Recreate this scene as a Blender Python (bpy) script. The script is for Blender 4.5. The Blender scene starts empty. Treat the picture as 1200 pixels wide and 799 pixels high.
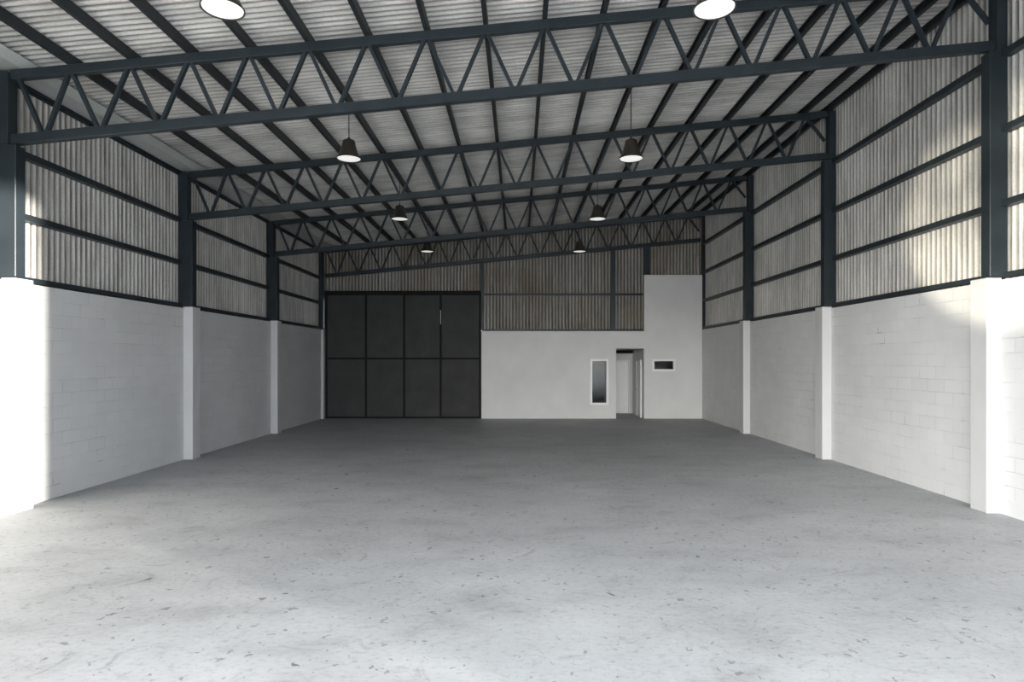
import bpy, bmesh, math, random
from mathutils import Vector, Matrix

random.seed(7)
S = bpy.context.scene
COL = S.collection

# ------------------------------------------------------------------ measures
F = 740.0                       # focal length in px of the 1200 wide frame
VX, VY = 608.0, 422.0           # vanishing point of the side walls
EYE = 2.1                       # camera height
XL, XR = -7.08, 6.60            # block wall faces
XLC, XRC = -7.275, 6.775          # mean plane of the side cladding
YF = -0.73                      # open front of the shed, just behind the camera
Y1 = 3.96                       # second frame line
YB = 22.72                      # face of the white office wall
YBC = 23.09                     # rear cladding
BLOCK = 3.20                    # block wall height
HEAD = 4.98                     # underside of the header over the open front
BAYS = [8.65, 13.34, 18.03, 22.72]
SL = 0.0955                     # roof slope


def ztop(x):                    # centre of the top chord
    return 6.70 + SL * x


def zbot(x):
    return 5.81 + SL * x


def zroof(x):
    return 6.955 + SL * x


# ------------------------------------------------------------------ materials
def new_mat(name):
    m = bpy.data.materials.new(name)
    m.use_nodes = True
    nt = m.node_tree
    return m, nt, nt.nodes["Principled BSDF"]


def N(nt, typ, **kw):
    n = nt.nodes.new(typ)
    for k, v in kw.items():
        if k.startswith("i_"):
            n.inputs[k[2:].replace("_", " ")].default_value = v
        else:
            setattr(n, k, v)
    return n


def ramp(nt, fac, stops):
    r = nt.nodes.new("ShaderNodeValToRGB")
    e = r.color_ramp.elements
    while len(e) < len(stops):
        e.new(0.5)
    for el, (p, c) in zip(e, stops):
        el.position = p
        el.color = (c[0], c[1], c[2], 1) if not isinstance(c, float) else (c, c, c, 1)
    nt.links.new(fac, r.inputs[0])
    return r


def noise(nt, vec, scale, detail=4, rough=0.55, sc=(1, 1, 1)):
    mp = nt.nodes.new("ShaderNodeMapping")
    mp.inputs["Scale"].default_value = sc
    nt.links.new(vec, mp.inputs[0])
    n = nt.nodes.new("ShaderNodeTexNoise")
    n.inputs["Scale"].default_value = scale
    n.inputs["Detail"].default_value = detail
    n.inputs["Roughness"].default_value = rough
    nt.links.new(mp.outputs[0], n.inputs["Vector"])
    return n.outputs["Fac"]


def mixc(nt, fac, a, b, mode="MIX"):
    n = nt.nodes.new("ShaderNodeMix")
    n.data_type = "RGBA"
    n.blend_type = mode
    for sock, v in ((n.inputs["Factor"], fac), (n.inputs["A"], a), (n.inputs["B"], b)):
        if hasattr(v, "links"):
            nt.links.new(v, sock)
        elif isinstance(v, (int, float)):
            sock.default_value = v
        else:
            sock.default_value = (*v, 1)
    return n.outputs["Result"]


def math_n(nt, op, a, b=0.0):
    n = nt.nodes.new("ShaderNodeMath")
    n.operation = op
    for i, v in enumerate((a, b)):
        if hasattr(v, "links"):
            nt.links.new(v, n.inputs[i])
        else:
            n.inputs[i].default_value = v
    return n.outputs[0]


def bump(nt, b, h, strength, dist):
    n = nt.nodes.new("ShaderNodeBump")
    n.inputs["Strength"].default_value = strength
    n.inputs["Distance"].default_value = dist
    nt.links.new(h, n.inputs["Height"])
    nt.links.new(n.outputs[0], b.inputs["Normal"])


def objco(nt):
    return nt.nodes.new("ShaderNodeTexCoord").outputs["Object"]


def simple(name, col, rough=0.5, metal=0.0, var=0.12, scale=3.0):
    m, nt, b = new_mat(name)
    f = noise(nt, objco(nt), scale, 5)
    r = ramp(nt, f, [(0.3, tuple(c * (1 - var) for c in col)), (0.7, tuple(min(1, c * (1 + var)) for c in col))])
    nt.links.new(r.outputs[0], b.inputs["Base Color"])
    b.inputs["Roughness"].default_value = rough
    b.inputs["Metallic"].default_value = metal
    return m


def block_mat(name, side=True):
    m, nt, b = new_mat(name)
    co = objco(nt)
    sep = N(nt, "ShaderNodeSeparateXYZ")
    nt.links.new(co, sep.inputs[0])
    cmb = N(nt, "ShaderNodeCombineXYZ")
    nt.links.new(sep.outputs["Y" if side else "X"], cmb.inputs[0])
    nt.links.new(sep.outputs["Z"], cmb.inputs[1])
    # uneven joints
    wob = noise(nt, co, 6.0, 3)
    br = N(nt, "ShaderNodeTexBrick")
    br.offset = 0.5
    br.inputs["Scale"].default_value = 1.0
    br.inputs["Brick Width"].default_value = 0.40
    br.inputs["Row Height"].default_value = 0.20
    br.inputs["Mortar Size"].default_value = 0.009
    br.inputs["Mortar Smooth"].default_value = 0.6
    br.inputs["Color1"].default_value = (1, 1, 1, 1)
    br.inputs["Color2"].default_value = (0.0, 0.0, 0.0, 1)
    br.inputs["Mortar"].default_value = (0.5, 0.5, 0.5, 1)
    nt.links.new(cmb.outputs[0], br.inputs["Vector"])
    vis = ramp(nt, noise(nt, co, 1.6, 4, 0.6), [(0.44, 0.12), (0.60, 1.0)])
    joint = math_n(nt, "MULTIPLY", br.outputs["Fac"], vis.outputs[0])
    crack = ramp(nt, noise(nt, co, 2.3, 5, 0.7), [(0.58, 0.0), (0.68, 1.0)])
    dark = math_n(nt, "MULTIPLY", joint, crack.outputs[0])
    base = ramp(nt, noise(nt, co, 0.9, 5), [(0.3, (0.63, 0.63, 0.62)), (0.7, (0.70, 0.70, 0.69))])
    tone = mixc(nt, 0.045, base.outputs[0], br.outputs["Color"], "MULTIPLY")
    j1 = mixc(nt, math_n(nt, "MULTIPLY", joint, 0.34), tone, (0.40, 0.40, 0.39))
    col = mixc(nt, math_n(nt, "MULTIPLY", dark, 0.75), j1, (0.16, 0.16, 0.155))
    nt.links.new(col, b.inputs["Base Color"])
    b.inputs["Roughness"].default_value = 0.55
    fine = noise(nt, co, 55, 3)
    h = math_n(nt, "SUBTRACT", math_n(nt, "MULTIPLY", fine, 0.12), math_n(nt, "MULTIPLY", joint, 1.0))
    h = math_n(nt, "ADD", h, math_n(nt, "MULTIPLY", wob, 0.4))
    bump(nt, b, h, 0.55, 0.006)
    return m


def cladding_mat(name, axis, lo, hi, brown=0.0, shade_grime=(0.25, 0.85, 0.86), rear0=0.0):
    """weathered corrugated fibre cement; dirt runs along the corrugations, with valley shade painted in"""
    m, nt, b = new_mat(name)
    co = objco(nt)
    sc = {"side": (1, 1, 0.35), "rear": (1, 1, 0.35), "roof": (0.35, 1, 1)}[axis]
    f1 = noise(nt, co, 1.1, 6, 0.62, sc)
    f2 = noise(nt, co, 9.0, 5, 0.65, tuple(s * (0.35 if s < 1 else 1) for s in sc))
    f3 = noise(nt, co, 26.0, 4, 0.7)
    c1 = ramp(nt, f1, [(0.32, lo), (0.62, hi)])
    c2 = ramp(nt, f2, [(0.34, 0.66), (0.56, 1.0)])
    c3 = ramp(nt, f3, [(0.30, 0.80), (0.6, 1.0)])
    c = mixc(nt, 0.8, c1.outputs[0], c2.outputs[0], "MULTIPLY")
    c = mixc(nt, 0.7, c, c3.outputs[0], "MULTIPLY")
    # valley shade and dirt painted in as stripes, uneven from one to the next
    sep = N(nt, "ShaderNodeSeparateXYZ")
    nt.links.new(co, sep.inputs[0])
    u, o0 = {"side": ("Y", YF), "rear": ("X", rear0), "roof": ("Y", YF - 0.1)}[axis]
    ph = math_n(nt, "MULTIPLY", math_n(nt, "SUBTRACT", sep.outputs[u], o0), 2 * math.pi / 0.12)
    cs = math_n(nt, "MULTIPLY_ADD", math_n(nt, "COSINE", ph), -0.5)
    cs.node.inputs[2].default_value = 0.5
    st_ = ramp(nt, cs, [(shade_grime[0], 0.0), (shade_grime[1], 1.0)])
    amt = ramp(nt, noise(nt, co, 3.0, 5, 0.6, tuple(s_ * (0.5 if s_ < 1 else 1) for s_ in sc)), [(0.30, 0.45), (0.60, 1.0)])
    gf = math_n(nt, "MULTIPLY", math_n(nt, "MULTIPLY", st_.outputs[0], amt.outputs[0]), shade_grime[2])
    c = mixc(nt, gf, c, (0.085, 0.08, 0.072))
    if brown:
        st = ramp(nt, noise(nt, co, 0.7, 4, 0.6), [(0.45, 0.0), (0.65, 1.0)])
        c = mixc(nt, math_n(nt, "MULTIPLY", st.outputs[0], brown), c, (0.20, 0.155, 0.10))
    nt.links.new(c, b.inputs["Base Color"])
    b.inputs["Roughness"].default_value = 0.85
    b.inputs["Specular IOR Level"].default_value = 0.12
    bump(nt, b, f3, 0.25, 0.004)
    return m


def floor_mat():
    m, nt, b = new_mat("polished_concrete")
    co = objco(nt)
    big = noise(nt, co, 0.28, 6, 0.6)
    mid = noise(nt, co, 1.3, 7, 0.65, (0.7, 1.2, 1))
    c0 = ramp(nt, big, [(0.32, (0.41, 0.417, 0.42)), (0.66, (0.51, 0.518, 0.522))])
    c1 = ramp(nt, mid, [(0.30, 0.78), (0.46, 0.96), (0.66, 1.06)])
    c = mixc(nt, 1.0, c0.outputs[0], c1.outputs[0], "MULTIPLY")
    # trowel marks: warped thin curves
    warp = N(nt, "ShaderNodeTexNoise")
    warp.inputs["Scale"].default_value = 0.8
    nt.links.new(co, warp.inputs["Vector"])
    add = N(nt, "ShaderNodeVectorMath", operation="MULTIPLY_ADD")
    nt.links.new(warp.outputs["Color"], add.inputs[0])
    add.inputs[1].default_value = (2.2, 2.2, 0)
    nt.links.new(co, add.inputs[2])
    fine = noise(nt, add.outputs[0], 6.5, 8, 0.72, (0.8, 1.6, 1))
    c2 = ramp(nt, fine, [(0.32, 0.70), (0.45, 1.0), (0.58, 1.0), (0.70, 1.16)])
    c = mixc(nt, 0.8, c, c2.outputs[0], "MULTIPLY")
    grit = ramp(nt, noise(nt, co, 19.0, 6, 0.75, (0.8, 1.2, 1)), [(0.32, 0.70), (0.46, 1.0), (0.7, 1.08)])
    c = mixc(nt, 0.8, c, grit.outputs[0], "MULTIPLY")
    # pitted spots, in drifts
    vo = N(nt, "ShaderNodeTexVoronoi")
    vo.inputs["Scale"].default_value = 5.5
    vo.inputs["Randomness"].default_value = 1.0
    mp = N(nt, "ShaderNodeMapping")
    mp.inputs["Scale"].default_value = (1.0, 0.85, 1)
    nz = N(nt, "ShaderNodeTexNoise")
    nz.inputs["Scale"].default_value = 14.0
    nt.links.new(co, nz.inputs["Vector"])
    ad2 = N(nt, "ShaderNodeVectorMath", operation="MULTIPLY_ADD")
    nt.links.new(nz.outputs["Color"], ad2.inputs[0])
    ad2.inputs[1].default_value = (0.16, 0.16, 0)
    nt.links.new(co, ad2.inputs[2])
    nt.links.new(ad2.outputs[0], mp.inputs[0])
    nt.links.new(mp.outputs[0], vo.inputs["Vector"])
    pick = N(nt, "ShaderNodeSeparateColor")
    nt.links.new(vo.outputs["Color"], pick.inputs[0])
    drift = noise(nt, co, 0.55, 3, 0.6)
    rad = math_n(nt, "MULTIPLY", pick.outputs[0], 0.50)
    rad = math_n(nt, "SUBTRACT", rad, 0.315)
    rad = math_n(nt, "ADD", rad, math_n(nt, "MULTIPLY", math_n(nt, "SUBTRACT", drift, 0.5), 0.5))
    d = math_n(nt, "SUBTRACT", rad, vo.outputs["Distance"])
    spot = ramp(nt, d, [(0.0, 0.0), (0.035, 1.0)])
    depth = math_n(nt, "MULTIPLY", spot.outputs[0], math_n(nt, "MULTIPLY_ADD", pick.outputs[1], 0.5))
    depth.node.inputs[1].links[0].from_node.inputs[2].default_value = 0.4
    c = mixc(nt, depth, c, (0.11, 0.12, 0.12))
    # tiny specks
    v3 = N(nt, "ShaderNodeTexVoronoi")
    v3.inputs["Scale"].default_value = 16.0
    nt.links.new(ad2.outputs[0], v3.inputs["Vector"])
    p3 = N(nt, "ShaderNodeSeparateColor")
    nt.links.new(v3.outputs["Color"], p3.inputs[0])
    d3 = math_n(nt, "SUBTRACT", math_n(nt, "SUBTRACT", math_n(nt, "MULTIPLY", p3.outputs[0], 0.9), 0.56), v3.outputs["Distance"])
    s3 = ramp(nt, d3, [(0.0, 0.0), (0.04, 1.0)])
    c = mixc(nt, math_n(nt, "MULTIPLY", s3.outputs[0], 0.6), c, (0.15, 0.16, 0.16))
    nt.links.new(c, b.inputs["Base Color"])
    rr = ramp(nt, mid, [(0.3, 0.46), (0.7, 0.62)])
    nt.links.new(rr.outputs[0], b.inputs["Roughness"])
    b.inputs["Specular IOR Level"].default_value = 0.10
    h = math_n(nt, "SUBTRACT", math_n(nt, "MULTIPLY", fine, 0.5), depth)
    bump(nt, b, h, 0.22, 0.004)
    return m


M = {}
M["steel"] = simple("dark_steel_paint", (0.021, 0.028, 0.033), 0.42, 0.0, 0.18)
M["purlin"] = simple("dark_purlin_paint", (0.017, 0.021, 0.024), 0.5, 0.0, 0.2)
M["block"] = block_mat("painted_blockwork")
M["pilaster"] = simple("painted_render", (0.56, 0.56, 0.555), 0.5, 0, 0.03, 2.0)
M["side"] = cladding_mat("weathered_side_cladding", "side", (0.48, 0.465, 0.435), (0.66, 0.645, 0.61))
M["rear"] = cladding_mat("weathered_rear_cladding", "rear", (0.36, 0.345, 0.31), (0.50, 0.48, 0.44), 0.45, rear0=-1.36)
M["roof"] = cladding_mat("weathered_roof_sheet", "roof", (0.43, 0.418, 0.395), (0.60, 0.585, 0.555), shade_grime=(0.45, 0.95, 0.90))
M["floor"] = floor_mat()
M["gutter"] = simple("gutter_metal", (0.42, 0.44, 0.42), 0.45, 0, 0.08, 1.5)
M["plaster"] = simple("office_plaster", (0.70, 0.70, 0.685), 0.7, 0, 0.05, 1.1)
M["white"] = simple("white_gloss", (0.88, 0.88, 0.86), 0.35, 0, 0.02)
M["door"] = simple("gate_panel_grey", (0.048, 0.049, 0.048), 0.5, 0, 0.14, 1.5)
M["doorframe"] = simple("gate_frame_black", (0.010, 0.010, 0.010), 0.45, 0, 0.15)
for k_ in ("steel", "purlin"):
    M[k_].node_tree.nodes["Principled BSDF"].inputs["Specular IOR Level"].default_value = 0.3
for k_ in ("door", "doorframe"):
    M[k_].node_tree.nodes["Principled BSDF"].inputs["Specular IOR Level"].default_value = 0.18
    M[k_].node_tree.nodes["Principled BSDF"].inputs["Roughness"].default_value = 0.7
M["shade"] = simple("lamp_shade_bronze", (0.030, 0.026, 0.020), 0.35, 0.0, 0.1, 8)
M["cord"] = simple("black_cord", (0.015, 0.015, 0.015), 0.5)
M["chrome"] = simple("brushed_handle", (0.5, 0.5, 0.5), 0.3, 1.0, 0.05)
M["dark"] = simple("room_behind_grey", (0.30, 0.30, 0.29), 0.8, 0, 0.05)
M["blind"] = simple("pale_cloth", (0.72, 0.71, 0.68), 0.8, 0, 0.05)
M["apron"] = simple("yard_concrete", (0.74, 0.74, 0.72), 0.8, 0, 0.1, 0.6)

m, nt, b = new_mat("lamp_glow")
b.inputs["Base Color"].default_value = (0.6, 0.6, 0.58, 1)
b.inputs["Emission Color"].default_value = (1, 0.985, 0.95, 1)
b.inputs["Emission Strength"].default_value = 0.66
b.inputs["Roughness"].default_value = 0.4
m.cycles.emission_sampling = "NONE"
M["glow"] = m
m, nt, b = new_mat("window_glass")
b.inputs["Base Color"].default_value = (0.85, 0.88, 0.86, 1)
b.inputs["Transmission Weight"].default_value = 1.0
b.inputs["Roughness"].default_value = 0.06
b.inputs["IOR"].default_value = 1.3
M["glass"] = m


# ------------------------------------------------------------------ mesh helpers
def box(bm, x0, x1, y0, y1, z0, z1):
    v = [bm.verts.new((x, y, z)) for x in (x0, x1) for y in (y0, y1) for z in (z0, z1)]
    for f in ((0, 1, 3, 2), (4, 6, 7, 5), (0, 4, 5, 1), (2, 3, 7, 6), (0, 2, 6, 4), (1, 5, 7, 3)):
        bm.faces.new([v[i] for i in f])


def prism(bm, poly, axis, a, b2):
    """closed 2-D outline swept along an axis; poly is in the two other axes"""
    def p(u, w, t):
        return {"x": (t, u, w), "y": (u, t, w), "z": (u, w, t)}[axis]
    r0 = [bm.verts.new(p(u, w, a)) for u, w in poly]
    r1 = [bm.verts.new(p(u, w, b2)) for u, w in poly]
    n = len(poly)
    bm.faces.new(r0)
    bm.faces.new(r1[::-1])
    for i in range(n):
        bm.faces.new((r0[i], r1[i], r1[(i + 1) % n], r0[(i + 1) % n]))


def bar(bm, p, q, wy, wn):
    """rectangular bar between two points in an x-z plane"""
    p, q = Vector(p), Vector(q)
    d = (q - p).normalized()
    n = Vector((-d.z, 0, d.x)) * wn / 2
    y = Vector((0, wy / 2, 0))
    r = [[bm.verts.new(c + s * n + t * y) for s, t in ((-1, -1), (1, -1), (1, 1), (-1, 1))] for c in (p, q)]
    bm.faces.new(r[0])
    bm.faces.new(r[1][::-1])
    for i in range(4):
        bm.faces.new((r[0][i], r[1][i], r[1][(i + 1) % 4], r[0][(i + 1) % 4]))


def lathe(bm, prof, seg=40):
    rings = []
    for r, z in prof:
        if r < 1e-5:
            rings.append([bm.verts.new((0, 0, z))])
        else:
            rings.append([bm.verts.new((r * math.cos(2 * math.pi * i / seg), r * math.sin(2 * math.pi * i / seg), z)) for i in range(seg)])
    for a, b2 in zip(rings, rings[1:]):
        for i in range(seg):
            j = (i + 1) % seg
            vs = []
            for v in (a[i % len(a)], a[j % len(a)], b2[j % len(b2)], b2[i % len(b2)]):
                if v not in vs:
                    vs.append(v)
            if len(vs) > 2:
                bm.faces.new(vs)


def obj(name, bm, mat, parent=None, loc=(0, 0, 0), bevel=0.0, smooth=False):
    bmesh.ops.recalc_face_normals(bm, faces=bm.faces[:])
    if bevel:
        bmesh.ops.bevel(bm, geom=bm.edges[:], offset=bevel, segments=1, affect="EDGES", profile=0.5)
    me = bpy.data.meshes.new(name)
    bm.to_mesh(me)
    bm.free()
    if smooth:
        for p in me.polygons:
            p.use_smooth = True
    me.materials.append(mat)
    o = bpy.data.objects.new(name, me)
    COL.objects.link(o)
    o.location = loc
    if parent:
        o.parent = parent
    return o


def tag(o, label, cat, group=None, kind=None):
    o["label"] = label
    o["category"] = cat
    if group:
        o["group"] = group
    if kind:
        o["kind"] = kind
    return o


def thing(name, label, cat, loc=(0, 0, 0), group=None, kind="thing"):
    o = bpy.data.objects.new(name, None)
    COL.objects.link(o)
    o.location = loc
    o.empty_display_size = 0.2
    return tag(o, label, cat, group, kind)


def copy_thing(o, loc, label):
    c = o.copy()
    COL.objects.link(c)
    c.location = loc
    c["label"] = label
    for ch in o.children:
        d = ch.copy()
        COL.objects.link(d)
        d.parent = c
        for g in ch.children:
            e = g.copy()
            COL.objects.link(e)
            e.parent = d
    return c


def BM():
    return bmesh.new()


# ------------------------------------------------------------------ setting: ground and floor
bm = BM(); box(bm, -8.2, 7.7, YF - 0.3, 25.7, -0.15, 0)
tag(obj("floor", bm, M["floor"]), "pale grey worn concrete floor with dark pits and stains", "floor", kind="structure")
bm = BM(); box(bm, -45, 45, -60, YF - 0.301, -0.15, -0.004)
tag(obj("ground", bm, M["apron"]), "pale concrete yard outside the open front", "ground", kind="structure")

PITCH = 0.12
SEG = 12


def wave(t):
        # 1 at the broad crest towards the room, -1 in the narrow trough
    return 0.028 * (2 * abs(math.cos(math.pi * t / PITCH)) ** 1.1 - 1)


def corrug_side(x, y0, y1, z0, ztopf, thick=-1):
    bm = BM()
    n = round((y1 - y0) / PITCH) * SEG
    y1 = y0 + n * PITCH / SEG
    rows = []
    for i in range(n + 1):
        y = y0 + (y1 - y0) * i / n
        xx = x - thick * wave(y - y0)
        rows.append((bm.verts.new((xx, y, z0)), bm.verts.new((xx, y, ztopf)),
                     bm.verts.new((xx + 0.006 * thick, y, z0)), bm.verts.new((xx + 0.006 * thick, y, ztopf))))
    for a, b2 in zip(rows, rows[1:]):
        bm.faces.new((a[0], b2[0], b2[1], a[1]))
        bm.faces.new((a[2], a[3], b2[3], b2[2]))
    return bm


# ---- side walls
def side_wall(name, label, x_face, out, xc, z_top, piers, sgn):
    """sgn +1: the room lies on the +x side"""
    bm = BM()
    box(bm, min(x_face, out), max(x_face, out), YF, YB + 0.4, 0, BLOCK)
    w = tag(obj(name, bm, M["block"]), label, "wall", kind="structure")
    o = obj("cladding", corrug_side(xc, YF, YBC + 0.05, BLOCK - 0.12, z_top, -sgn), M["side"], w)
    o["label"] = "grey weathered corrugated cladding above the blockwork"
    for y in piers:
        bm = BM()
        a, b2 = x_face - sgn * 0.02, x_face + sgn * 0.19
        box(bm, min(a, b2), max(a, b2), y, y + 0.32, 0, HEAD if y == YF else BLOCK + 0.03)
        obj("pilaster", bm, M["pilaster"], w, bevel=0.008)
    return w


wl = side_wall("wall_left", "white painted block wall with three piers and corrugated sheets above, sunlit at its near end", XL, XL - 0.2, XLC, 6.27, [YF, Y1, *BAYS[:3]], 1)
bm = BM(); box(bm, XL - 0.02, XL + 0.09, YB - 0.12, YB + 0.1, 0, BLOCK)
obj("pilaster", bm, M["pilaster"], wl)
wr = side_wall("wall_right", "white painted block wall with corrugated sheets above, on the office side, taller than the wall opposite", XR, XR + 0.2, XRC, 7.62, [YF, Y1, *BAYS[:3]], -1)

# ---- rear cladding (two sheets of height: above the gate, above the office)
def corrug_rear(x0, x1, z0):
    bm = BM()
    n = math.ceil((x1 - x0) / PITCH) * SEG
    x1 = x0 + n * PITCH / SEG
    rows = []
    for i in range(n + 1):
        x = x0 + (x1 - x0) * i / n
        y = YBC - wave(x - x0)
        zt = zroof(x) + 0.03
        rows.append((bm.verts.new((x, y, z0)), bm.verts.new((x, y, zt)), bm.verts.new((x, y + 0.006, z0)), bm.verts.new((x, y + 0.006, zt))))
    for a, b2 in zip(rows, rows[1:]):
        bm.faces.new((a[0], b2[0], b2[1], a[1]))
        bm.faces.new((a[2], a[3], b2[3], b2[2]))
    return bm


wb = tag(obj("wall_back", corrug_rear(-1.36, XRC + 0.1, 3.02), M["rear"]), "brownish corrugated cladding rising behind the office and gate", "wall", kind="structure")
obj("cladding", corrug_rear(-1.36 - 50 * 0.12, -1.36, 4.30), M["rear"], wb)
bm = BM()
box(bm, -7.36, -6.975, 22.935, 22.985, 0, 4.62)
box(bm, -6.975, -1.40, 22.935, 22.985, 4.47, 4.62)
box(bm, -1.45, -1.408, 22.875, 22.985, 0, 4.62)
obj("gate_surround", bm, M["steel"], wb)

# ---- roof sheets
bm = BM()
y0, y1 = YF - 0.1, YBC + 0.15
n = round((y1 - y0) / PITCH) * SEG
y1 = y0 + n * PITCH / SEG
rows = []
xa, xb = XLC - 0.12, XRC + 0.12
for i in range(n + 1):
    y = y0 + (y1 - y0) * i / n
    wv = -wave(y - y0)
    rows.append([bm.verts.new((x, y, zroof(x) + wv + t)) for t in (0, 0.007) for x in (xa, xb)])
for a, b2 in zip(rows, rows[1:]):
    bm.faces.new((a[0], a[1], b2[1], b2[0]))
    bm.faces.new((a[2], b2[2], b2[3], a[3]))
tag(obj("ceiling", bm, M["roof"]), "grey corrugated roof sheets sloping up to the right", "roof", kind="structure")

# ---- header over the open front (out of the frame, it shades the upper walls)
bm = BM()
prism(bm, [(XLC - 0.1, HEAD), (XRC + 0.1, HEAD), (XRC + 0.1, zroof(XRC + 0.1) - 0.03), (XLC - 0.1, zroof(XLC - 0.1) - 0.03)], "y", YF - 0.06, YF)
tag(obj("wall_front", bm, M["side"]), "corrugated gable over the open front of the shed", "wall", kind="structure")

# ---- eave gutter
bm = BM()
t = 0.006
prof = [(-7.215, 6.205), (-7.215, 6.115), (-6.90, 6.145), (-6.755, 6.225), (-6.76, 6.232), (-6.905, 6.153), (-7.205, 6.124), (-7.205, 6.205)]
prism(bm, prof, "y", YF + 0.02, YBC - 0.10)
tag(obj("eave_gutter", bm, M["gutter"]), "long pale grey box gutter under the low left edge of the roof", "gutter", kind="thing")
bm = BM()
box(bm, XLC + 0.035, XLC + 0.055, YF + 0.02, YBC - 0.12, 6.03, 6.11)
box(bm, XLC + 0.055, XLC + 0.10, YF + 0.02, YBC - 0.12, 6.095, 6.11)
tag(obj("eave_angle", bm, M["steel"]), "thin dark steel angle running just under the pale box gutter", "steel angle", kind="thing")

# ------------------------------------------------------------------ roof trusses
NODE0, PANEL, NN = -6.20, 0.82, 16
T_LEFT, T_RIGHT = -7.000, 6.555
ORD = ["first", "second", "third", "fourth", "fifth", "sixth", "seventh", "eighth", "ninth", "tenth", "eleventh", "twelfth", "thirteenth", "fourteenth", "fifteenth", "sixteenth"]
TR = thing("roof_truss", "dark steel lattice truss nearest the camera, between the two nearest bare columns", "roof truss", (0, BAYS[0] + 0.09, 0), "lattice trusses across the roof")
bm = BM(); bar(bm, (T_LEFT, 0, ztop(T_LEFT)), (T_RIGHT, 0, ztop(T_RIGHT)), 0.10, 0.13)
obj("top_chord", bm, M["steel"], TR, bevel=0.006)
bm = BM(); bar(bm, (T_LEFT, 0, zbot(T_LEFT)), (T_RIGHT, 0, zbot(T_RIGHT)), 0.11, 0.135)
obj("bottom_chord", bm, M["steel"], TR, bevel=0.006)
pts = [(T_LEFT + 0.06, 1)]
for k in range(NN):
    xt = NODE0 + PANEL * k
    pts.append((xt - PANEL / 2 + 0.05 * (k == 0), 0))
    pts.append((xt, 1))
pts += [(T_RIGHT - 0.02, 0.35)]
for (xa_, ta), (xb_, tb) in zip(pts, pts[1:]):
    def zz(x, t_):
        lo, hi = zbot(x) + 0.05, ztop(x) - 0.05
        return lo + (hi - lo) * t_
    d = 0.035 if xb_ > xa_ else 0
    bm = BM()
    bar(bm, (xa_ + 0.03, 0, zz(xa_ + 0.03, ta)), (xb_ - 0.03, 0, zz(xb_ - 0.03, tb)), 0.06, 0.046)
    obj("web_member", bm, M["steel"], TR)
for i, txt in enumerate(("dark steel lattice truss second from the camera, with lit pendant lamps in front of it",
                         "dark steel lattice truss third from the camera, meeting the third pair of columns",
                         "dark steel lattice truss furthest away, in front of the rear cladding")):
    copy_thing(TR, (0, BAYS[i + 1] + 0.09, 0), txt)

# ------------------------------------------------------------------ columns
def column(x_out, x_in, x_mid, y, z_top, z_chord, label, group):
    c = thing("steel_column", label, "steel column", ((x_out + x_in) / 2, y + 0.1, BLOCK + 0.03), group)
    cx, cy, cz = c.location

    def sh(name, xa_, xb_, z0, z1, pad=0.0):
        a, b2 = min(xa_, xb_) - cx, max(xa_, xb_) - cx
        bm = BM()
        box(bm, a - pad, b2 + pad, y - cy - pad, y + 0.18 - cy + pad, z0 - cz, z1 - cz)
        return bm
    obj("base_plate", sh("p", x_out, x_in, BLOCK + 0.031, BLOCK + 0.046, 0.004), M["steel"], c)
    bm = sh("l", x_out, x_in, BLOCK + 0.046, z_chord)
    obj("lower_shaft", bm, M["steel"], c, bevel=0.008)
    obj("upper_shaft", sh("u", x_out, x_mid, z_chord, z_top), M["steel"], c, bevel=0.008)
    return c


NTH = ["nearest the camera", "second from the camera", "third from the camera"]
for i, y in enumerate(BAYS[:3]):
    column(-7.205, -6.90, -7.01, y + 0.005, ztop(-7.1) + 0.05, zbot(-6.95) - 0.088, f"dark steel column on the low wall by the gate side, {NTH[i]}", "columns along the low left wall")
    column(6.705, 6.46, 6.565, y + 0.005, ztop(6.6) + 0.05, zbot(6.5) - 0.088, f"dark steel column on the taller wall by the office side, {NTH[i]}", "columns along the tall right wall")
column(-7.205, -7.04, -7.06, BAYS[3] + 0.005, ztop(-7.1) + 0.05, zbot(-6.95) - 0.088, "dark steel corner column at the rear beside the big gate", "columns along the low left wall")
column(6.705, 6.612, 6.62, BAYS[3] + 0.005, ztop(6.6) + 0.05, zbot(6.5) - 0.088, "dark steel corner column at the rear behind the tall white office part", "columns along the tall right wall")

# rear wall posts
for x0, x1, z0, txt in ((-1.395, -1.27, BLOCK - 0.02, "slim dark post on the rear cladding right beside the big gate"),
                        (3.34, 3.50, BLOCK - 0.02, "dark post on the rear cladding above the tall window and doorway"),
                        (4.52, 4.75, BLOCK - 0.02, "thick black post rising out behind the tall white office part")):
    bm = BM()
    zt = zbot((x0 + x1) / 2) + 0.05
    box(bm, x0, x1, YB + 0.16, YB + 0.29, z0, zt)
    tag(obj("rear_post", bm, M["steel"], bevel=0.006), txt, "steel post", "posts on the rear cladding", "thing")

# ------------------------------------------------------------------ girts
def girt_mesh(x_in, x_out, y0, y1, z, h=0.09):
    """channel girt: web towards the room, two flanges back to the cladding"""
    s = 1 if x_out > x_in else -1
    t_ = 0.012
    prof = [(x_in, z - h / 2), (x_out, z - h / 2), (x_out, z - h / 2 + t_), (x_in + s * t_, z - h / 2 + t_),
            (x_in + s * t_, z + h / 2 - t_), (x_out, z + h / 2 - t_), (x_out, z + h / 2), (x_in, z + h / 2)]
    bm = BM()
    prism(bm, prof, "y", y0, y1)
    return bm


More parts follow.
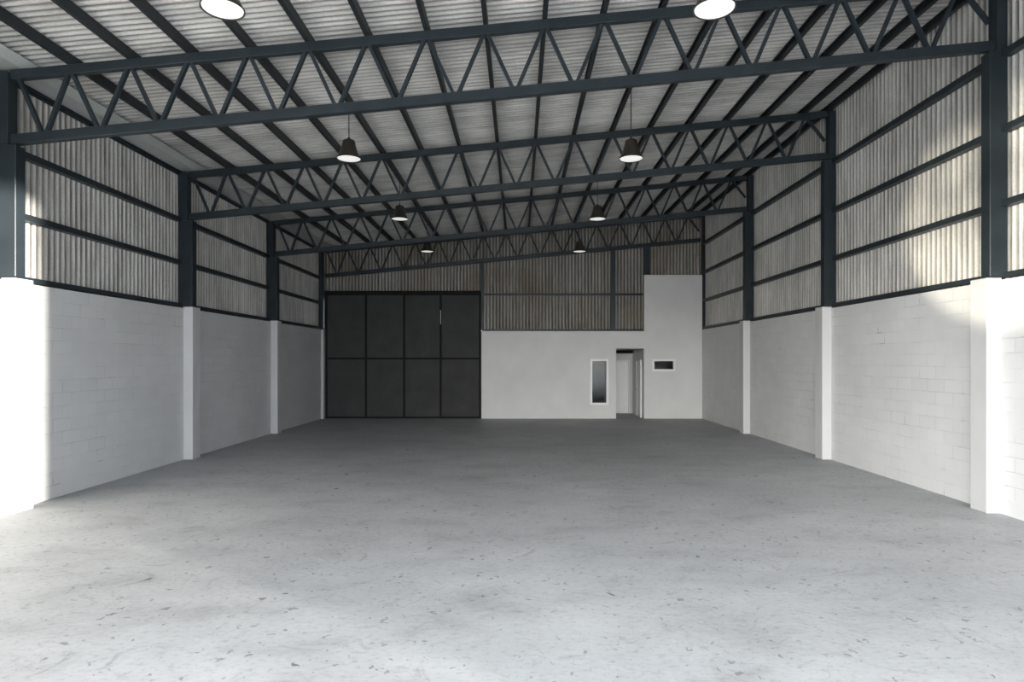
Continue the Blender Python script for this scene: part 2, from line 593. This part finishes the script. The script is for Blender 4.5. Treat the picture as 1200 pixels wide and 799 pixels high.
bays = [(Y1 + 0.33, BAYS[0] - 0.0), (BAYS[0] + 0.19, BAYS[1]), (BAYS[1] + 0.19, BAYS[2]), (BAYS[2] + 0.19, BAYS[3])]
BN = ["in the bay nearest the open front", "between the nearest two columns", "between second and third columns", "in the bay by the rear corner"]
ROWS_L = [(3.265, "lowest"), (4.17, "middle"), (5.07, "highest")]
ROWS_R = [(3.265, "lowest"), (4.25, "second lowest"), (5.27, "second highest"), (6.30, "highest")]
for bi, (ya, yb) in enumerate(bays):
    if bi > 0:
        for z, r in ROWS_L:
            ys = ya + (0.14 if z < 3.4 else 0)
            tag(obj("wall_girt", girt_mesh(-7.125, -7.24, ys, yb - 0.002, z, 0.075 if z < 3.4 else 0.09), M["steel"]),
                f"{r} steel rail on the gate-side wall {BN[bi]}", "wall rail", "rails on the low wall's cladding", "thing")
    for z, r in ROWS_R:
        ys = ya + (0.14 if z < 3.4 and bi else 0)
        tag(obj("wall_girt", girt_mesh(6.615, 6.74, ys, yb - 0.002, z, 0.075 if z < 3.4 else 0.09), M["steel"]),
            f"{r} steel rail on the office-side wall {BN[bi]}", "wall rail", "rails on the taller wall's cladding", "thing")

def rear_girt(x0, x1, z, txt):
    bm = BM(); box(bm, x0, x1, YB + 0.29, YB + 0.325, z - 0.04, z + 0.04)
    tag(obj("wall_girt", bm, M["steel"]), txt, "wall rail", "rails on the rear cladding", "thing")
rear_girt(-1.25, 4.51, 4.50, "dark rail halfway up the rear cladding above the low office")
rear_girt(-1.25, 4.51, 3.195, "dark rail on the rear cladding directly above the low office top")

# ------------------------------------------------------------------ purlins
def purlin_mesh(x):
    z0 = ztop(x) + 0.0725
    h, w, t_ = 0.139, 0.062, 0.010
    prof = [(x + w / 2, z0), (x + w / 2, z0 + h), (x - w / 2, z0 + h), (x - w / 2, z0 + h - 0.022), (x - w / 2 + t_, z0 + h - 0.022), (x - w / 2 + t_, z0 + h - t_),
            (x + w / 2 - t_, z0 + h - t_), (x + w / 2 - t_, z0 + t_), (x - w / 2 + t_, z0 + t_), (x - w / 2 + t_, z0 + 0.022), (x - w / 2, z0 + 0.022), (x - w / 2, z0)]
    bm = BM()
    prism(bm, prof, "y", YF + 0.02, YBC - 0.05)
    return bm


for k in range(NN):
    x = NODE0 + PANEL * k
    tag(obj("roof_purlin", purlin_mesh(x), M["purlin"]), f"long dark steel purlin under the roof sheets, {ORD[k]} from the box gutter", "roof purlin", "purlins under the roof sheets", "thing")
tag(obj("roof_purlin", purlin_mesh(6.62), M["purlin"]), "long dark steel purlin where the roof meets the taller wall", "roof purlin", "purlins under the roof sheets", "thing")

# ------------------------------------------------------------------ pendant lamps
LZ = 5.60


def lamp_at(x, y, label, first=[]):
    if first:
        r = first[0]
        c = copy_thing(r, (x, y, LZ), label)
        return c
    r = thing("pendant_lamp", label, "pendant lamp", (x, y, LZ), "bell pendant lamps in two rows")
    bm = BM()
    prof = [(0.196, 0.012), (0.206, 0.0), (0.210, 0.004), (0.208, 0.022), (0.190, 0.05), (0.163, 0.10), (0.140, 0.16), (0.122, 0.215), (0.112, 0.262),
            (0.108, 0.300), (0.098, 0.322), (0.070, 0.336), (0.030, 0.342), (0.030, 0.336), (0.066, 0.328), (0.100, 0.30), (0.112, 0.22), (0.14, 0.13), (0.18, 0.05), (0.196, 0.012)]
    lathe(bm, prof)
    obj("lamp_shade", bm, M["shade"], r, smooth=True)
    bm = BM()
    lathe(bm, [(0, 0.010), (0.12, 0.009), (0.194, 0.012), (0.194, 0.02), (0, 0.024)])
    d = obj("diffuser", bm, M["glow"], r)
    d["label"] = "round glowing white lamp face"
    bm = BM()
    lathe(bm, [(0, 0.375), (0.018, 0.375), (0.026, 0.36), (0.03, 0.342), (0, 0.338)], 20)
    obj("cap", bm, M["shade"], r, smooth=True)
    bm = BM()
    top = zroof(x) - LZ - 0.02
    lathe(bm, [(0, 0.36), (0.008, 0.36), (0.008, top), (0, top)], 10)
    obj("cord", bm, M["cord"], r)
    first.append(r)
    return r


LN = ["nearest the camera", "second from the camera", "third from the camera", "furthest from the camera"]
for i in range(4):
    lamp_at(-2.96, 6.31 + 4.69 * i, f"dark bell pendant lamp in the row over the gate side, {LN[i]}")
R2 = []
for i in range(4):
    R2.append(lamp_at(1.955, 6.31 + 4.69 * i, f"dark bell pendant lamp in the row over the office side, {LN[i]}"))
# the second row hangs from a higher part of the roof: its own longer cord
bm = BM()
top = zroof(1.955) - LZ - 0.02
lathe(bm, [(0, 0.36), (0.008, 0.36), (0.008, top), (0, top)], 10)
me = obj("cord", bm, M["cord"])
for r in R2:
    for ch in r.children:
        if ch.name.startswith("cord"):
            ch.data = me.data
bpy.data.objects.remove(me)

# ------------------------------------------------------------------ big gate
GX0, GX1, GZ = -6.99, -1.40, 4.53
g = thing("door_1", "large dark grey steel gate of eight panels in the rear wall", "gate", ((GX0 + GX1) / 2, YB + 0.1, 0), kind="structure")
gx, gy, _ = g.location
xs = [-6.95, -5.52, -4.14, -2.82, -1.40]
for xa_, xb_ in zip(xs, xs[1:]):
    for za, zb in ((0.06, 2.13), (2.19, 4.45)):
        bm = BM(); box(bm, xa_ - gx + 0.035, xb_ - gx - 0.035, -0.012, 0.012, za, zb)
        obj("panel", bm, M["door"], g)
for x in xs:
    bm = BM(); box(bm, x - gx - 0.04, x - gx + 0.04, -0.03, 0.03, 0.0005, 4.50)
    obj("stile", bm, M["doorframe"], g, bevel=0.005)
for za, zb in ((0.0005, 0.07), (2.125, 2.195), (4.44, 4.50)):
    for xa_, xb_ in zip(xs, xs[1:]):
        bm = BM(); box(bm, xa_ - gx + 0.04, xb_ - gx - 0.04, -0.027, 0.027, za, zb)
        obj("rail", bm, M["doorframe"], g)
bm = BM(); box(bm, GX0 - gx - 0.02, GX1 - gx + 0.04, -0.06, 0.06, 4.50, 4.60)
obj("top_track", bm, M["doorframe"], g, bevel=0.005)
bm = BM(); lathe(bm, [(0, 0), (0.014, 0), (0.014, 0.5), (0, 0.5)], 12)
h = obj("glint_bar", bm, M["chrome"], g, loc=(-2.82 - gx, -0.048, 3.40))  # bar added to stand for a bright glint on the frame
h["label"] = "slim pale bar added as a glint on the gate frame"

# ------------------------------------------------------------------ white office wall with openings
def wall_with_holes(outline_cells, xs_, zs_, y0, y1):
    bm = BM()
    V = {}
    def v(i, k, y):
        if (i, k, y) not in V:
            V[(i, k, y)] = bm.verts.new((xs_[i], y, zs_[k]))
        return V[(i, k, y)]
    solid = {(i, k) for i in range(len(xs_) - 1) for k in range(len(zs_) - 1)
             if outline_cells((xs_[i] + xs_[i + 1]) / 2, (zs_[k] + zs_[k + 1]) / 2)}
    for i, k in solid:
        for y in (y0, y1):
            bm.faces.new([v(a, c, y) for a, c in ((i, k), (i + 1, k), (i + 1, k + 1), (i, k + 1))])
        for (di, dk), (p, q) in {(-1, 0): ((i, k), (i, k + 1)), (1, 0): ((i + 1, k), (i + 1, k + 1)), (0, -1): ((i, k), (i + 1, k)), (0, 1): ((i, k + 1), (i + 1, k + 1))}.items():
            if (i + di, k + dk) not in solid:
                bm.faces.new([v(*p, y0), v(*q, y0), v(*q, y1), v(*p, y1)])
    return bm


OX0, OX1, OXT, OZ, OZT = -1.345, XR - 0.002, 4.51, 3.145, 5.17
DX0, DX1, DZ = 3.50, 4.50, 2.52
W1 = (2.59, 3.20, 0.52, 2.12)
W2 = (4.82, 5.61, 1.72, 2.12)


def is_wall(x, z):
    if z > OZ and x < OXT:
        return False
    if DX0 < x < DX1 and z < DZ:
        return False
    for a, b2, c, d in (W1, W2):
        if a < x < b2 and c < z < d:
            return False
    return True


XS = sorted({OX0, OX1, OXT, DX0, DX1, W1[0], W1[1], W2[0], W2[1]})
ZS = sorted({0, OZ, OZT, DZ, W1[2], W1[3], W2[2], W2[3]})
wo = tag(obj("wall_office", wall_with_holes(is_wall, XS, ZS, YB, YB + 0.15), M["plaster"]), "pale plastered office wall, low with one taller end, doorway and two windows", "wall", kind="structure")
# recess behind the doorway and rooms behind the windows
bm = BM()
box(bm, DX0 - 0.10, DX0, YB + 0.15, 25.1, 0, DZ)            # left cheek
box(bm, DX1, DX1 + 0.10, YB + 0.15, 25.1, 0, DZ)            # right cheek
box(bm, DX0, DX1, 25.0, 25.1, 0, DZ)                        # end
box(bm, DX0 - 0.1, DX1 + 0.1, YB + 0.15, 25.1, DZ, DZ + 0.08)
obj("recess", bm, M["plaster"], wo)
bm = BM()
box(bm, OX0, XR, 25.2, 25.3, 0, 3.0)
box(bm, OX0 - 0.1, OX0, YB + 0.15, 25.3, 0, 3.17)
box(bm, XR, XR + 0.15, YB + 0.42, 25.3, 0, 3.0)
box(bm, OX0 - 0.1, XR + 0.15, YB + 0.15, 25.3, 3.0, 3.12)
obj("back_room", bm, M["dark"], wo)
bm = BM(); box(bm, DX0 + 0.10, DX1 - 0.02, 24.80, 24.99, 2.37, 2.49)
tag(obj("trim_1", bm, M["doorframe"], bevel=0.006), "dark beam over the white door at the end of the doorway recess", "beam", kind="structure")

# inner doors
def door(name, label, loc, rot, w, hgt):
    d = thing(name, label, "door", loc, kind="structure")
    d.rotation_euler = (0, 0, rot)
    bm = BM()
    box(bm, -w / 2, w / 2, -0.022, 0.018, 0.012, hgt)
    obj("leaf", bm, M["white"], d, bevel=0.004)
    bm = BM()
    f = 0.055
    box(bm, -w / 2 - f, -w / 2 - 0.006, -0.035, 0.03, 0.0, hgt + 0.008)
    box(bm, w / 2 + 0.006, w / 2 + f, -0.035, 0.03, 0.0, hgt + 0.008)
    box(bm, -w / 2 - f, w / 2 + f, -0.035, 0.03, hgt + 0.008, hgt + f)
    obj("door_frame", bm, M["white"], d, bevel=0.004)
    bm = BM()
    box(bm, -w / 2 + 0.06, -w / 2 + 0.18, -0.065, -0.05, 0.99, 1.01)
    box(bm, -w / 2 + 0.06, -w / 2 + 0.085, -0.06, -0.02, 0.985, 1.015)
    hd = obj("handle", bm, M["chrome"], d, bevel=0.003)
    return d


door("door_2", "white flush door facing out at the end of the doorway recess", (3.935, 24.96, 0), 0, 0.77, 2.05)
door("door_3", "white door in the side wall of the doorway recess", (4.475, 23.50, 0), -math.pi / 2, 0.72, 2.05)


def window(name, label, r, f):
    a, b2, c, d = r
    w = thing(name, label, "window", ((a + b2) / 2, YB, c), kind="structure")
    ox, oz = (a + b2) / 2, c
    bm = BM()
    bmx = [(a - 0.02, a + f, c - 0.02, d + 0.02), (b2 - f, b2 + 0.02, c - 0.02, d + 0.02), (a + f, b2 - f, c - 0.02, c + f), (a + f, b2 - f, d - f, d + 0.02)]
    for x0_, x1_, z0_, z1_ in bmx:
        box(bm, x0_ - ox, x1_ - ox, -0.02, 0.0 - 0.001, z0_ - oz, z1_ - oz)
    for x0_, x1_, z0_, z1_ in ((a, a + f, c, d), (b2 - f, b2, c, d), (a + f, b2 - f, c, c + f), (a + f, b2 - f, d - f, d)):
        box(bm, x0_ - ox, x1_ - ox, -0.001, 0.08, z0_ - oz, z1_ - oz)
    obj("window_frame", bm, M["white"], w)
    bm = BM(); box(bm, a + f - ox - 0.005, b2 - f - ox + 0.005, 0.03, 0.036, c + f - oz - 0.005, d - f - oz + 0.005)
    obj("glass_pane", bm, M["glass"], w)
    return w


window("window_1", "tall narrow white framed window beside the doorway", W1, 0.05)
window("window_2", "small wide white framed window in the taller office part", W2, 0.055)

# ------------------------------------------------------------------ camera
cam = bpy.data.cameras.new("camera")
co_ = bpy.data.objects.new("camera", cam)
COL.objects.link(co_)
co_.location = (0, 0, EYE)
co_.rotation_euler = (math.pi / 2, 0, 0)
cam.sensor_fit = "HORIZONTAL"
cam.sensor_width = 36.0
cam.lens = 36.0 * F / 1200.0
cam.shift_x = (600.0 - VX) / 1200.0
cam.shift_y = (VY - 399.5) / 1200.0
cam.clip_start = 0.05
cam.clip_end = 300
S.camera = co_

# ------------------------------------------------------------------ light
W = bpy.data.worlds.new("sky")
S.world = W
W.use_nodes = True
bg = W.node_tree.nodes["Background"]
wt = W.node_tree
tc = wt.nodes.new("ShaderNodeTexCoord")
sx = wt.nodes.new("ShaderNodeSeparateXYZ")
wt.links.new(tc.outputs["Generated"], sx.inputs[0])
# bright hazy sky along the horizon, paler blue overhead
wr_ = ramp(wt, sx.outputs["Z"], [(0.0, (0.50, 0.49, 0.47)), (0.02, (1.0, 0.985, 0.96)), (0.22, (0.90, 0.91, 0.93)), (0.45, (0.60, 0.63, 0.66)), (1.0, (0.32, 0.35, 0.39))])
# sky shaped to light the walls: strongest away from the sun, dim under it
side = ramp(wt, math_n(wt, "MULTIPLY_ADD", sx.outputs["X"], 0.5), [(0.0, 1.15), (0.2, 1.15), (0.36, 0.42), (0.42, 0.70), (0.53, 0.72), (0.60, (0.25, 0.265, 0.29)), (0.72, (0.24, 0.265, 0.30)), (0.86, (0.36, 0.39, 0.43)), (1.0, (0.36, 0.39, 0.43))])
side.inputs[0].links[0].from_node.inputs[2].default_value = 0.5
wt.links.new(mixc(wt, 1.0, wr_.outputs[0], side.outputs[0], "MULTIPLY"), bg.inputs[0])
bg.inputs[1].default_value = 23.0

sun = bpy.data.lights.new("sun", "SUN")
so = bpy.data.objects.new("sun", sun)
COL.objects.link(so)
elev = math.radians(1.9)
dh = Vector((-13.5, 10.06, 0)).normalized()
d = Vector((dh.x * math.cos(elev), dh.y * math.cos(elev), -math.sin(elev)))
so.rotation_euler = d.to_track_quat("-Z", "Y").to_euler()
sun.energy = 17.0
sun.angle = math.radians(1.3)
sun.color = (1.0, 0.95, 0.87)

# added spot standing in for low sun thrown back onto the taller wall
gl = bpy.data.lights.new("glint_spot", "SPOT")
go = bpy.data.objects.new("glint_spot", gl)
COL.objects.link(go)
go.location = (-9.5, -7.5, 1.5)
aim = Vector((6.75, 8.6, 4.2))
go.rotation_euler = (aim - go.location).to_track_quat("-Z", "Y").to_euler()
gl.energy = 20000
gl.spot_size = math.radians(8.4)
gl.spot_blend = 0.16
gl.shadow_soft_size = 0.15
gl.color = (1.0, 0.93, 0.76)
gl.use_nodes = True                     # noise on the added spot breaks its patch up
gt = gl.node_tree
ge = gt.nodes["Emission"]
gr = ramp(gt, noise(gt, gt.nodes.new("ShaderNodeTexCoord").outputs["Normal"], 13.0, 3, 0.5), [(0.40, 0.12), (0.56, 1.6)])
gt.links.new(gr.outputs[0], ge.inputs["Strength"])

# portal: lets the sky be sampled through the open front
pl = bpy.data.lights.new("open_front", "AREA")
po = bpy.data.objects.new("open_front", pl)
COL.objects.link(po)
pl.shape = "RECTANGLE"
pl.size, pl.size_y = 13.9, HEAD
po.location = ((XL + XR) / 2, YF - 0.03, HEAD / 2)
po.rotation_euler = (math.pi / 2, 0, 0)
pl.cycles.is_portal = True

# ------------------------------------------------------------------ look
S.view_settings.view_transform = "Standard"
S.view_settings.look = "None"
S.view_settings.gamma = 1.0
S.view_settings.use_curve_mapping = False
S.view_settings.exposure = 0.0
S.cycles.use_denoising = True
S.cycles.max_bounces = 10
S.cycles.diffuse_bounces = 2
S.cycles.use_adaptive_sampling = False
S.cycles.transparent_max_bounces = 8
S.cycles.sample_clamp_indirect = 4.0
